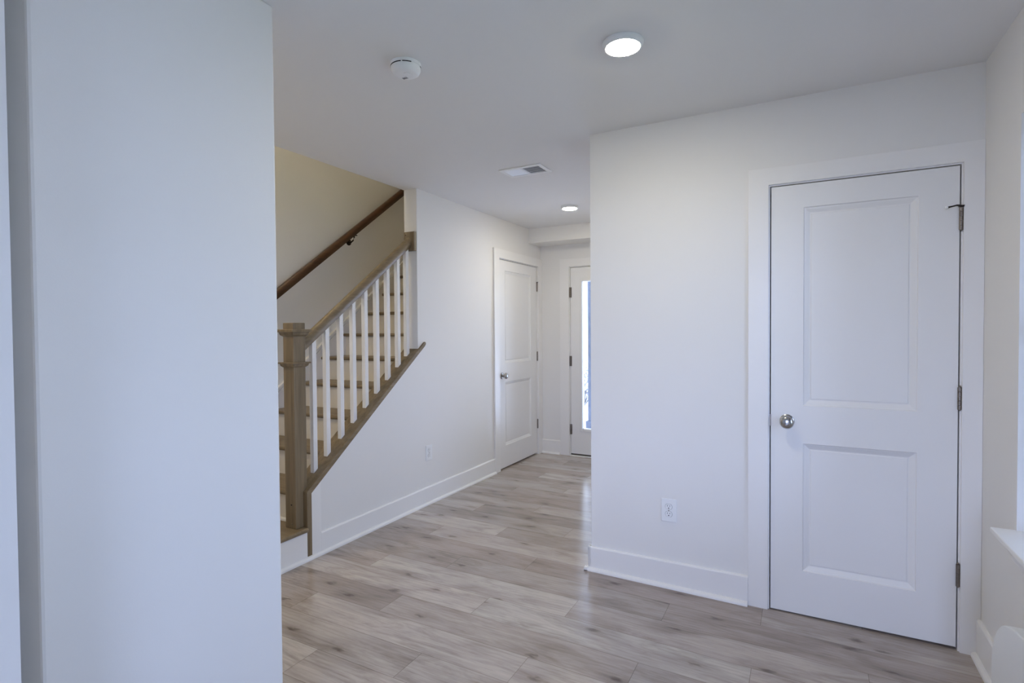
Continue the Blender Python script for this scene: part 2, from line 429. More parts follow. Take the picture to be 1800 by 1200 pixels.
# ---------------------------------------------------------------- windows
def window(name, label, axis, a0, a1, z0, z1, depth0, depth1):
    root = empty(name, ((depth0, (a0+a1)/2, z0) if axis == 0 else ((a0+a1)/2, depth0, z0)), label, 'window', None, 'structure')
    def bx(mb, a, b, c, d, e=0.0):
        lo, hi = min(depth0, depth1)+e, max(depth0, depth1)-e
        if axis == 0: mb.box(lo, hi, a, b, c, d)
        else: mb.box(a, b, lo, hi, c, d)
    fr = MB(); t = 0.045; zm = (z0+z1)/2
    bx(fr, a0, a0+t, z0, z1); bx(fr, a1-t, a1, z0, z1); bx(fr, a0+t, a1-t, z0, z0+t); bx(fr, a0+t, a1-t, z1-t, z1)
    bx(fr, a0+t, a1-t, zm-0.022, zm+0.022)
    fr.build('window_frame', M_VINYL, root, bevel=0.003)
    g = MB(); e = (abs(depth1-depth0)-0.006)/2
    bx(g, a0+t, a1-t, z0+t, zm-0.022, e); bx(g, a0+t, a1-t, zm+0.022, z1-t, e)
    g.build('window_glass', M_GLASS, root)
    return root
w1 = window('window_1', 'bright window recessed in the right hand wall', 0, WY0, WY1, WZ0, WZ1, XR+0.10, XR+0.145)
window('window_2', 'window in the wall at the near end of the room', 1, RX0, RX1, RZ0, RZ1, YR-0.07, YR-0.115)
# stool and apron
st = empty('window_sill', (XR, 1.7, WZ0), 'white window stool with apron jutting from the right wall', 'window sill', None, 'structure')
MB().prism([(0.583, 2.484), (XR, 2.484), (XR, WY1), (XR+0.10, WY1), (XR+0.10, WY0), (XR, WY0), (XR, WY0-0.02), (0.583, WY0-0.02)], 2, WZ0-0.018, WZ0).build('stool', M_TRIM, st, bevel=0.004)
MB().box(XR-0.020, XR, WY0+0.02, 2.45, WZ0-0.095, WZ0-0.018).build('apron', M_TRIM, st, bevel=0.002)

# ---------------------------------------------------------------- doors
def panel_leaf(name, Wd, z0, Ht, panels, parent, t=0.035):
    """leaf in local axes: x 0..Wd, front face at y=0 looking to -y; moulded recessed panels (x0,x1,z0,z1)"""
    mb = MB(); bm = mb.bm
    xs = sorted({0, Wd} | {p[0] for p in panels} | {p[1] for p in panels})
    zs = sorted({z0, z0+Ht} | {p[2] for p in panels} | {p[3] for p in panels})
    V = {(x, z): bm.verts.new((x, 0, z)) for x in xs for z in zs}
    rings_prof = [(0.0035, 0.0060), (0.0085, 0.0070), (0.0260, 0.0150), (0.0300, 0.0150), (0.0335, 0.0120)]
    for i in range(len(xs)-1):
        for j in range(len(zs)-1):
            a, b, c, d = xs[i], xs[i+1], zs[j], zs[j+1]
            loop = [V[a, c], V[b, c], V[b, d], V[a, d]]
            if any(abs(a-p[0]) < 1e-6 and abs(b-p[1]) < 1e-6 and abs(c-p[2]) < 1e-6 and abs(d-p[3]) < 1e-6 for p in panels):
                prev = loop
                for ins, dep in rings_prof:
                    cur = [bm.verts.new((x, dep, z)) for x, z in ((a+ins, c+ins), (b-ins, c+ins), (b-ins, d-ins), (a+ins, d-ins))]
                    for k in range(4): bm.faces.new((prev[k], prev[(k+1) % 4], cur[(k+1) % 4], cur[k]))
                    prev = cur
                bm.faces.new(prev)
            else: bm.faces.new(loop)
    # sides and back
    B = [bm.verts.new((x, t, z)) for x, z in ((0, z0), (Wd, z0), (Wd, z0+Ht), (0, z0+Ht))]
    bm.faces.new(B[::-1])
    bot = [V[x, z0] for x in xs]; top = [V[x, z0+Ht] for x in xs]; lef = [V[0, z] for z in zs]; rig = [V[Wd, z] for z in zs]
    bm.faces.new(bot + [B[1], B[0]]); bm.faces.new(top[::-1] + [B[3], B[2]])
    bm.faces.new(lef[::-1] + [B[0], B[3]]); bm.faces.new(rig + [B[2], B[1]])
    return mb.build(name, M_DOOR, parent)
def knob(parent, x, z):
    k = MB().lathe([(0.0, 0.0), (0.032, 0.0), (0.032, 0.004), (0.027, 0.008), (0.014, 0.010), (0.0125, 0.026), (0.019, 0.031), (0.0275, 0.038),
                    (0.0305, 0.047), (0.0295, 0.054), (0.023, 0.0605), (0.012, 0.064), (0, 0.065)], 40, (x, 0, z), '-Y').build('door_knob', M_NICK, parent, smooth=True)
    return k
def hinge(parent, x, z, plate=0.0, h=0.095, stop=0):
    mb = MB()
    seg = h/5
    for i in range(5): mb.lathe([(0, -h/2+i*seg), (0.0072, -h/2+i*seg+0.0006), (0.0072, -h/2+(i+1)*seg-0.0006), (0, -h/2+(i+1)*seg)], 16, (x, -0.006, z))
    mb.lathe([(0, h/2), (0.005, h/2), (0.0055, h/2+0.004), (0.003, h/2+0.007), (0, h/2+0.0075)], 12, (x, -0.006, z))
    mb.lathe([(0, -h/2-0.005), (0.004, -h/2-0.004), (0.005, -h/2), (0, -h/2)], 12, (x, -0.006, z))
    if plate: mb.box(x-plate, x-0.004, -0.0022, 0.001, z-h/2, z+h/2); mb.box(x+0.004, x+plate, -0.0022, 0.001, z-h/2, z+h/2)
    hg = mb.build('hinge', M_HINGE, parent, smooth=True)
    if stop:
        zt = z+h/2+0.004
        s_ = MB().lathe([(0, -0.004), (0.010, -0.004), (0.010, 0.003), (0, 0.003)], 16, (x, -0.008, zt))
        s_.tube([(x, -0.014, zt), (x-0.020, -0.030, zt+0.001), (x-0.038, -0.040, zt-0.004), (x-0.052, -0.048, zt-0.008)], [0.0045, 0.0032, 0.0032, 0.0042], 10)
        s_.tube([(x+0.002, -0.010, zt), (x+0.006, -0.013, zt), (x+0.009, -0.014, zt-0.001)], [0.004, 0.0035, 0.0045], 10)
        so = s_.build('hinge_pin_stop', M_BRONZE, hg, smooth=True)
        MB().lathe([(0, -0.006), (0.004, -0.005), (0.006, 0), (0.004, 0.005), (0, 0.006)], 16, (x-0.057, -0.051, zt-0.009)).build('bumper', M_PLAST, hg, smooth=True)
    return hg
def panel_door(name, loc, rotz, Wd, label, zlo, Ht, panels, knob_x, knob_z, hinges, stop):
    r = empty(name, loc, label, 'door', None, 'structure', rotz, world=False)
    panel_leaf('door_panel', Wd, zlo, Ht, panels, r)
    knob(r, knob_x, knob_z)
    MB().box(-0.0045, 0.0012, -0.0012, 0.012, knob_z-0.028, knob_z+0.028).build('latch_plate', M_HINGE, r)
    for i, z in enumerate(hinges): hinge(r, Wd+0.004, z, stop=(i == 0))
    return r
panel_door('door_1', (D0, YB+0.0015, 0), 0, D1-D0, 'white two panel closet door with nickel knob at right', -0.004, DT+0.004,
           [(0.137, 0.574, 0.990, 1.922), (0.137, 0.574, 0.203, 0.811)], 0.070, 0.913, (1.808, 1.055, 0.306), True)
panel_door('door_2', (XA-0.0015, A0, 0), math.radians(90), A1-A0, 'white two panel door in the hall wall past the stairs', 0.000, AT,
           [(0.125, 0.700, 1.030, 1.945), (0.125, 0.700, 0.215, 0.845)], 0.056, 0.912, (1.832, 1.068, 0.320), True)
def jamb(name, axis, a0, a1, zt, face, depth, label, stop=False):
    """lining boards of a door opening, front edge flush with the wall face"""
    mb = MB(); lo, hi = min(face, face+depth), max(face, face+depth)
    for a, b, c, d in ((a0-0.018, a0, -0.05, zt), (a1, a1+0.018, -0.05, zt), (a0-0.018, a1+0.018, zt, zt+0.018)):
        mb.box(a, b, lo, hi, c, d) if axis == 1 else mb.box(lo, hi, a, b, c, d)
    # stop strips behind the leaf
    s = 0.040 if depth > 0 else -0.040; s2 = 0.052 if depth > 0 else -0.052
    lo2, hi2 = min(face+s, face+s2), max(face+s, face+s2)
    for a, b, c, d in ((a0, a0+0.012, -0.05, zt), (a1-0.012, a1, -0.05, zt), (a0, a1, zt-0.012, zt)) if stop else ():
        mb.box(a, b, lo2, hi2, c, d) if axis == 1 else mb.box(lo2, hi2, a, b, c, d)
    return struct(name, mb, M_TRIM, label, 'door jamb')
jamb('trim_1', 1, J0, J1, JT, YB, WT, 'white jamb lining around the closet door at right')
jamb('trim_2', 0, AJ0, AJ1, AJT, XA, -WT, 'white jamb lining around the hall door past the stairs')
jamb('trim_3', 1, FJ0, FJ1, FJT, YF, WT, 'white jamb lining around the glazed entrance door', True)
def casing(name, axis, a_out0, a_in0, a_in1, a_out1, z_in, z_out, face, th, label):
    lo, hi = min(face, face+th), max(face, face+th); zb = -0.05
    u = [(a_out0, zb), (a_in0, zb), (a_in0, z_in), (a_in1, z_in), (a_in1, zb), (a_out1, zb), (a_out1, z_out), (a_out0, z_out)]
    return struct(name, MB().prism(u, 1 if axis == 1 else 0, lo, hi), M_TRIM, label, 'door casing', bevel=0.0012)
casing('trim_4', 1, -0.2392, J0-0.006, J1+0.006, XR-0.0005, JT+0.006, 2.122, YB, -0.012, 'flat white casing boards framing the closet door at right')
casing('trim_5', 0, 4.468, AJ0-0.006, AJ1+0.006, YF-0.0005, AJT+0.006, 2.142, XA, 0.018, 'flat white casing boards framing the hall door past the stairs')
casing('trim_6', 1, -2.362, FJ0-0.008, FJ1+0.008, -1.215, FJT+0.008, 2.13, YF, -0.015, 'flat white casing boards framing the glazed entrance door')

# entrance door with a tall glass lite
GX0, GX1, GZ0, GZ1 = F0+0.128, F1-0.128, 0.278, 1.884
fd = empty('door_3', (F0, YF+0.002, 0), 'white entrance door with one tall clear glass pane', 'door', None, 'structure')
lf = MB()
y0, y1 = YF+0.002, YF+0.046
lf.box(F0, GX0, y0, y1, 0.006, FT); lf.box(GX1, F1, y0, y1, 0.006, FT); lf.box(GX0, GX1, y0, y1, 0.006, GZ0); lf.box(GX0, GX1, y0, y1, GZ1, FT)
lf.build('door_panel', M_DOOR, fd)
gf = MB()
for a, b, c, d in ((GX0-0.024, GX0+0.006, GZ0-0.024, GZ1+0.024), (GX1-0.006, GX1+0.024, GZ0-0.024, GZ1+0.024), (GX0+0.006, GX1-0.006, GZ0-0.024, GZ0+0.006), (GX0+0.006, GX1-0.006, GZ1-0.006, GZ1+0.024)):
    gf.box(a, b, YF-0.008, YF+0.056, c, d)
gf.build('glazing_frame', M_DOOR, fd, bevel=0.004)
MB().box(GX0+0.004, GX1-0.004, YF+0.020, YF+0.026, GZ0+0.004, GZ1-0.004).build('glass_pane', M_GLASS, fd)
MB().box(F0+0.002, F1-0.002, YF-0.001, YF+0.044, -0.008, 0.006).build('door_sweep', M_SWEEP, fd)
for z in (1.765, 1.017, 0.270):
    mb = MB(); x = F0-0.002; h = 0.11
    for i in range(5): mb.lathe([(0, -h/2+i*h/5), (0.0075, -h/2+i*h/5+0.0006), (0.0075, -h/2+(i+1)*h/5-0.0006), (0, -h/2+(i+1)*h/5)], 16, (x, YF-0.005, z))
    mb.box(x-0.020, x-0.003, YF-0.0012, YF+0.001, z-h/2, z+h/2); mb.box(x+0.003, x+0.016, YF-0.0012, YF+0.003, z-h/2, z+h/2)
    mb.build('hinge', M_HINGE, fd, smooth=True)
hd = MB(); hd.lathe([(0, 0), (0.032, 0), (0.032, 0.006), (0.012, 0.010), (0.011, 0.03), (0.02, 0.034), (0.029, 0.045), (0.024, 0.058), (0, 0.062)], 32, (F1-0.065, YF+0.002, 0.92), '-Y')
hd.build('door_knob', M_NICK, fd, smooth=True)
struct('trim_threshold', MB().box(FJ0, FJ1, YF-0.03, YF+WT, -0.04, -0.0085), M_TRIM, 'pale threshold strip under the entrance door', 'threshold', bevel=0.002)

# ---------------------------------------------------------------- baseboards (board with eased top + quarter round shoe)
def baseboard(mb, p0, p1, nrm, h=0.134, t=0.015, board=True, shoe=True, b0=0.0, b1=0.0):
    p0, p1, n = Vector(p0), Vector(p1), Vector(nrm)
    d = (p1-p0).normalized()
    if board: mb.sweep([(0, -0.05), (t, -0.05), (t, h-0.007), (t-0.004, h-0.001), (t-0.007, h), (0, h)], p0 + d*b0, p1 - d*b1, n, (0, 0, 1))
    if shoe:
        brk = [p0] + ([p0 + d*((3.3-p0.y)/d.y)] if abs(d.y) > 0.5 and min(p0.y, p1.y) < 3.3 < max(p0.y, p1.y) else []) + [p1]
        q = [(t-0.002, -0.01), (t+0.019, -0.01)] + [(t+0.019*math.cos(a), 0.004+0.016*math.sin(a)) for a in (0.0, 0.4, 0.8, 1.2, 1.5708)] + [(t-0.002, 0.02)]
        for a_, b_ in zip(brk, brk[1:]):
            a2, b2 = a_.copy(), b_.copy(); a2.z += floor_z(a_.x, a_.y); b2.z += floor_z(b_.x, b_.y)
            mb.sweep(q, a2, b2, n, (0, 0, 1))
b = MB()
baseboard(b, (XA, 2.02, 0), (XA, 4.468, 0), (1, 0, 0), b0=2.345-2.02)
baseboard(b, (XA, 2.02, 0), (XA, 2.0201, 0), (1, 0, 0), board=False)
struct('baseboard_left', b, M_TRIM, 'white baseboard with shoe along the stair side hall wall', 'baseboard')
b = MB(); t = 0.015
baseboard(b, (XB0-0.034, YB, 0), (-0.2392, YB, 0), (0, -1, 0), b0=0.034-0.015)
struct('baseboard_back', b, M_TRIM, 'white baseboard with shoe under the outlet by the closet door', 'baseboard')
b = MB(); baseboard(b, (XB0, YB-0.034, 0), (XB0, YF, 0), (-1, 0, 0), b0=0.034-0.015)
struct('baseboard_hall_right', b, M_TRIM, 'white baseboard on the right side wall of the entrance hall', 'baseboard')
b = MB(); baseboard(b, (XR, YR, 0), (XR, YB-0.012, 0), (-1, 0, 0), h=0.138)
struct('baseboard_right', b, M_TRIM, 'white baseboard under the window at right', 'baseboard')
b = MB(); baseboard(b, (XA+0.018, YF, 0), (-2.362, YF, 0), (0, -1, 0)); baseboard(b, (-1.215, YF, 0), (XB0-0.034, YF, 0), (0, -1, 0))
struct('baseboard_far', b, M_TRIM, 'white baseboard beside the glazed entrance door', 'baseboard')
b = MB(); baseboard(b, (XC, 0.583, 0), (XC, 1.245, 0), (1, 0, 0)); baseboard(b, (XP, YR, 0), (XP, YP, 0), (1, 0, 0))
struct('baseboard_near_left', b, M_TRIM, 'white baseboard of the near left wall', 'baseboard')
struct('trim_stair_strip', MB().prism([(2.274, -0.01), (2.345, -0.01), (2.345, cap_bot(2.345)), (2.274, cap_bot(2.274))], 0, XA, XA+0.0145), M_TRIM, 'narrow upright white strip at the foot of the sloping wall', 'trim')

# ---------------------------------------------------------------- staircase
RISE, RUN, Y1N, Z1 = 0.1905, 0.252, 1.99, 0.195
NST = 14
XSK = XS + 0.020                                                     # face of skirt board
XK = XO - 0.001
sc_ = empty('staircase', (-3.15, 2.0, 0), 'staircase of oak treads and white risers climbing behind the balusters', 'staircase')
TT = 0.026
def bull(y0, y1, z):
    """tread section in (y,z) with a rounded nose"""
    r = TT/2
    pts = [(y1, z-TT)] + [(y1, z)]
    pts += [(y0+r - r*math.sin(a), z-r + r*math.cos(a)) for a in [math.pi*i/8 for i in range(9)]]
    return pts
for k in range(1, NST+1):
    yk, zk = Y1N + RUN*(k-1), Z1 + RISE*(k-1)
    if k == 1:
        # first tread runs out to the hall side, rounded along its open end too
        mb = MB().prism(bull(yk, yk+RUN+0.03, zk), 0, XSK, XO-0.005)
        mb.prism(bull(yk, 2.238, zk), 0, XO-0.005, XA+0.004)
        n = [(XA+0.004, zk-TT)] + [(XA+0.004+0.013+0.013*math.sin(a), zk-TT/2-TT/2*math.cos(a)) for a in [math.pi*i/8 for i in range(9)]] + [(XA+0.004, zk)]
        mb.prism(n, 1, yk+0.006, 2.238)
    else:
        mb = MB().prism(bull(yk, yk+RUN+0.03, zk), 0, XSK, XK)
    mb.build('tread', M_OAK_X, sc_)
    zb = 0 if k == 1 else zk-RISE
    xr = XA+0.002 if k == 1 else XK
    MB().box(XSK, xr, yk+0.028, yk+0.044, zb, zk-TT).build('riser', M_RISER, sc_)
MB().sweep([(0, 0), (0.016, 0)] + [(0.016*math.cos(a), 0.016*math.sin(a)) for a in (0.4, 0.8, 1.2, 1.57)], (XSK, Y1N+RUN+0.028, Z1), (XK, Y1N+RUN+0.028, Z1), (0, -1, 0), (0, 0, 1)).build('riser_shoe', M_TRIM, sc_)
MB().box(XO-0.01, XA+0.0145, 2.02, 2.239, -0.01, Z1-TT-0.0005).box(XA-0.002, XA+0.0105, 2.239, 2.274, -0.01, 0.030).build('side_panel', M_TRIM, sc_)
# wall skirt board with moulded top
def sk_top(y): return 0.940 + 0.752*(y-2.84)
YT = 5.75
sk = MB().prism([(1.62, 0), (5.55, sk_top(5.55)-1.1), (5.55, sk_top(5.55)), (1.75, sk_top(1.75)), (1.62, 0.134)], 0, XS, XSK)
sko = sk.build('skirt_board', M_TRIM, sc_)
ml = MB()
d = Vector((0, 1, 0.752)).normalized(); upn = Vector((0, -d.z, d.y))
for u0, u1, tt in ((-0.040, -0.026, 0.010), (-0.026, -0.012, 0.004), (-0.012, 0.006, 0.016)):
    ml.sweep([(0, u0), (tt, u0+0.001), (tt, u1-0.001), (0, u1)], (XSK, 1.75, sk_top(1.75)), (XSK, 5.55, sk_top(5.55)), (1, 0, 0), upn)
ml.build('skirt_moulding', M_TRIM, sko)
# wooden cap on the sloping wall and its upright end board
XC0, XC1 = XO-0.014, XA+0.016
cp = MB(); cp.prism([(2.240, cap_bot(2.240)-0.004), (YE-0.001, cap_bot(YE)), (YE-0.001, cap_top(YE)), (2.262, cap_top(2.262)), (2.240, cap_top(2.240))], 0, XC0, XC1)
# nosing strip that runs on past the wall end with a rounded tip
yt = 3.405
tip = [(YE-0.001, cap_bot(YE))] + [(yt-0.014, cap_bot(yt-0.014)), (yt-0.002, cap_bot(yt)+0.004), (yt+0.001, cap_bot(yt)+0.016), (yt-0.010, cap_top(yt-0.010)-0.004), (yt-0.020, cap_top(yt-0.020))] + [(YE-0.001, cap_top(YE))]
cp.prism(tip, 0, XA+0.0005, XC1)
cp.build('stringer_cap', M_OAK_Y, sc_, bevel=0.003)
MB().prism([(2.240, 0.021), (2.2735, 0.021), (2.2735, cap_bot(2.2735)+0.002), (2.240, cap_bot(2.240)+0.002)], 0, XC0, XC1).build('end_board', M_OAK_Z, sc_, bevel=0.002)

# ---------------------------------------------------------------- stair railing
NX, NY0, NY1 = -2.664, 2.187, 2.273
NW = 0.045
rl = empty('stair_railing', (NX, 2.23, Z1), 'oak newel post and sloping handrail with white square balusters', 'railing')
nw = MB().box(NX-NW, NX+NW, NY0, NY1, Z1, 1.408)
newel = nw.build('newel_post', M_OAK_Z, rl, bevel=0.004)
def flare(z_top, z_plate, z_bot, o, name):
    a = MB(); x0, x1, y0_, y1_ = NX-NW, NX+NW, NY0, NY1
    ringsz = [(0.0005, z_bot), (o*0.45, z_bot+(z_plate-z_bot)*0.35), (o*0.62, z_plate-0.002), (o, z_plate), (o, z_top-0.003), (o-0.003, z_top), (0.0, z_top)]
    prev = None
    for e, z in ringsz:
        cur = [a.bm.verts.new(p) for p in ((x0-e, y0_-e, z), (x1+e, y0_-e, z), (x1+e, y1_+e, z), (x0-e, y1_+e, z))]
        if prev:
            for k in range(4): a.bm.faces.new((prev[k], prev[(k+1) % 4], cur[(k+1) % 4], cur[k]))
        else: a.bm.faces.new(cur[::-1])
        prev = cur
    a.bm.faces.new(prev)
    return a.build(name, M_OAK_Z, newel)
flare(1.370, 1.354, 1.328, 0.026, 'post_cap')
flare(1.176, 1.168, 1.146, 0.022, 'post_band')
for px, pz, mt in ((NX+0.008, 0.335, M_DARK), (NX+0.012, 0.222, M_NICK)):
    MB().lathe([(0, 0.0), (0.005, 0.0), (0.005, 0.0012), (0, 0.0014)], 14, (px, NY0, pz), '-Y').build('screw', mt, newel)
# sloping rail
RS = 0.7446
def rail_bot(y): return 1.2951 + RS*(y-2.357)
dr = Vector((0, 1, RS)).normalized(); un = Vector((0, -dr.z, dr.y))
prof = [(-0.022, 0), (0.022, 0), (0.024, 0.012), (0.030, 0.020), (0.031, 0.034), (0.027, 0.046), (0.017, 0.056), (0.006, 0.0605), (-0.006, 0.0605), (-0.017, 0.056), (-0.027, 0.046), (-0.031, 0.034), (-0.030, 0.020), (-0.024, 0.012)]
hr = MB(); BX = -2.661
ya, yb = 2.273, 3.292
A_ = [hr.bm.verts.new(Vector((BX, 0, 0)) + Vector((r, ya, rail_bot(ya) + u*math.sqrt(1+RS*RS)))) for r, u in prof]
B_ = [hr.bm.verts.new(Vector((BX, 0, 0)) + Vector((r, yb, rail_bot(yb) + u*math.sqrt(1+RS*RS)))) for r, u in prof]
hr.bm.faces.new(A_); hr.bm.faces.new(B_[::-1])
for i in range(len(prof)):
    j = (i+1) % len(prof); hr.bm.faces.new((A_[i], A_[j], B_[j], B_[i]))
hr.build('handrail', M_OAK_Y, rl, smooth=True)
mbk = MB().box(XO+0.018, XA-0.002, 3.293, YE-0.001, 1.965, 2.112).build('mounting_block', M_OAK_Z, rl, bevel=0.004)
MB().lathe([(0, 0), (0.0045, 0), (0.0045, 0.001), (0, 0.0012)], 12, (-2.684, 3.293, 2.088), '-Y').build('screw', M_DARK, mbk)
for i, yc in enumerate((2.363, 2.4695, 2.589, 2.702, 2.8165, 2.931, 3.0455, 3.1595, 3.262)):
    s = 0.0155
    mb = MB(); x0, x1, ya, yb = BX-s, BX+s, yc-s, yc+s
    v = [mb.bm.verts.new((x, y, z)) for x, y, z in ((x0, ya, cap_top(ya)+0.0005), (x1, ya, cap_top(ya)+0.0005), (x1, yb, cap_top(yb)+0.0005), (x0, yb, cap_top(yb)+0.0005),
         (x0, ya, rail_bot(ya)+0.002), (x1, ya, rail_bot(ya)+0.002), (x1, yb, rail_bot(yb)+0.002), (x0, yb, rail_bot(yb)+0.002))]
    for q in ((0,1,2,3), (4,7,6,5), (0,4,5,1), (1,5,6,2), (2,6,7,3), (3,7,4,0)): mb.bm.faces.new([v[j] for j in q])
    mb.build('baluster', M_TRIM, rl, bevel=0.0015)

# ---------------------------------------------------------------- handrail on the stairwell wall
wh = empty('wall_handrail', (XS, 3.5, 2.1), 'dark reddish brown handrail bracketed to the stairwell wall', 'handrail')
def wr_z(y): return 1.655 + 0.735*(y-2.80)
WX = XS+0.068
dW = Vector((0, 1, 0.735)).normalized(); uW = Vector((0, -dW.z, dW.y))
prw = [(-0.017, -0.030), (0.017, -0.030), (0.021, -0.018), (0.026, -0.006), (0.027, 0.010), (0.022, 0.022), (0.010, 0.030), (-0.010, 0.030), (-0.022, 0.022), (-0.027, 0.010), (-0.026, -0.006), (-0.021, -0.018)]
MB().sweep(prw, (WX, 1.75, wr_z(1.75)), (WX, 5.5, wr_z(5.5)), (1, 0, 0), uW).build('rail', M_RAIL, wh, smooth=True)
for yb_ in (3.60, 2.15, 5.1):
    z = wr_z(yb_)-0.036
    br = MB(); br.tube([(XS+0.004, yb_, z-0.055), (XS+0.03, yb_, z-0.060), (XS+0.055, yb_, z-0.045), (WX, yb_, z-0.018), (WX, yb_, z)], 0.0065, 10)
    br.lathe([(0, 0.0), (0.030, 0.0), (0.030, 0.004), (0.020, 0.009), (0, 0.010)], 24, (XS, yb_, z-0.055), 'X')
    br.box(WX-0.012, WX+0.012, yb_-0.028, yb_+0.028, z-0.002, z+0.004)
    br.build('bracket', M_BRONZE, wh, smooth=True)

# ---------------------------------------------------------------- ceiling fittings
def ceiling_light(loc, label):
    r = empty('ceiling_light', loc, label, 'ceiling light', 'round flush ceiling lights', world=False)
    MB().lathe([(0, -0.0005), (0.0775, -0.0005), (0.0778, -0.004), (0.0755, -0.012), (0.0705, -0.019), (0.066, -0.0205), (0.0635, -0.0195), (0.0, -0.0195)], 64).build('trim_ring', M_PLAST, r, smooth=True)
    MB().lathe([(0, -0.0290), (0.02, -0.0284), (0.04, -0.0262), (0.055, -0.0226), (0.0630, -0.0200), (0, -0.0197)], 64).build('lens', M_LENS, r, smooth=True)
    return r
l1 = ceiling_light((-0.607, 2.035, H), 'lit round ceiling light nearest the camera, by the closet door wall')
def dup(root, loc, label, rotz=None):
    c = root.copy(); COL.objects.link(c); c.location = loc; c['label'] = label
    if rotz is not None: c.rotation_euler = (0, 0, rotz)
    for ch in root.children:
        d_ = ch.copy(); COL.objects.link(d_); d_.parent = c
        for g in ch.children:
            e_ = g.copy(); COL.objects.link(e_); e_.parent = d_
    return c
dup(l1, (-1.818, 4.478, H), 'farther lit round ceiling light deep in the hall before the soffit')
l3 = dup(l1, (-3.30, 2.20, 4.95), 'added unseen ceiling light on the upper floor, warming the stairwell')  # fill lamp added out of view

l4 = dup(l1, (-3.15, 1.45, H), 'added unseen ceiling light behind the near left wall, warming the lower stairs')  # second fill lamp, added out of view to light the risers
for lamp, lens in ((l3, M_FILL_UP), (l4, M_FILL_FOOT)):
    for ch in lamp.children:
        if ch.data.materials[0] == M_LENS:
            ch.data = ch.data.copy(); ch.data.materials[0] = lens

sd = empty('smoke_detector', (-1.431, 1.768, H), 'white round smoke detector on the ceiling near the stair opening', 'smoke detector', world=False)
body = MB().lathe([(0, -0.0005), (0.062, -0.0005), (0.0625, -0.003), (0.062, -0.012), (0.0588, -0.0135), (0.0588, -0.0155), (0.0607, -0.017), (0.059, -0.027), (0.054, -0.037), (0.045, -0.0425), (0.030, -0.044), (0, -0.0445)], 56).build('housing', M_PLAST, sd, smooth=True)
for a0, a1 in ((200, 222), (228, 290), (296, 330), (20, 60), (80, 140)):
    n = 8; slot = MB()
    ring = [math.radians(a0+(a1-a0)*i/n) for i in range(n+1)]
    slot.prism([(0.0612*math.cos(t), 0.0612*math.sin(t)) for t in ring] + [(0.0584*math.cos(t), 0.0584*math.sin(t)) for t in ring[::-1]], 2, -0.0162, -0.0128)
    slot.build('air_slot', M_DARK, body)
MB().lathe([(0, -0.0440), (0.012, -0.0440), (0.012, -0.0462), (0, -0.0466)], 24, (0.012, -0.008, 0)).build('test_button', M_PLAST, body, smooth=True)
gr = MB()
for i in range(4): gr.box(-0.030+i*0.006, -0.0275+i*0.006, 0.012, 0.026, -0.0450, -0.0430)
gr.build('horn_grille', M_DGREY, body)

# vent
VX0, VX1, VY0, VY1 = -1.826, -1.514, 3.222, 3.418
vt = empty('air_vent', (-1.67, 3.32, H), 'white rectangular ceiling air vent with a two way grille', 'vent')
vf = MB(); bw = 0.028; zt, zb = H-0.0003, H-0.007
xm = (VX0+VX1)/2
vf.box(VX0, VX1, VY0, VY0+bw, zb, zt); vf.box(VX0, VX1, VY1-bw, VY1, zb, zt); vf.box(VX0, VX0+bw, VY0+bw, VY1-bw, zb, zt); vf.box(VX1-bw, VX1, VY0+bw, VY1-bw, zb, zt)
vf.box(xm-0.007, xm+0.007, VY0+bw, VY1-bw, zb, zt)
vfo = vf.build('frame', M_PLAST, vt, bevel=0.002)
MB().box(VX0+bw, VX1-bw, VY0+bw, VY1-bw, H-0.0012, H-0.0004).build('duct_backing', M_DARK, vt)
lv = MB()
for half, sgn in (((VX0+bw, xm-0.007), 1), ((xm+0.007, VX1-bw), -1)):
    n = 11
    for i in range(n):
        x = half[0] + (half[1]-half[0])*(i+0.5)/n
        w = 0.0030
        x0, x1 = x-sgn*w, x+sgn*w
        z0_, z1_ = H-0.0062, H-0.0016
        if sgn < 0: x0, x1 = x+0.0045, x-0.0015
        lv.sweep([(0, 0), (0.0007, 0.0004), (0.0007+(x1-x0), z1_-z0_+0.0004), (x1-x0, z1_-z0_)], (x0, VY0+bw, z0_), (x0, VY1-bw, z0_), (1, 0, 0), (0, 0, 1))
    if sgn < 0:
        for j in range(5):
            y = VY0+bw+(VY1-VY0-2*bw)*(j+0.5)/5
            lv.box(half[0], half[1], y-0.0012, y+0.0012, H-0.0060, H-0.0045)
lv.build('louvre', M_PLAST, vt)

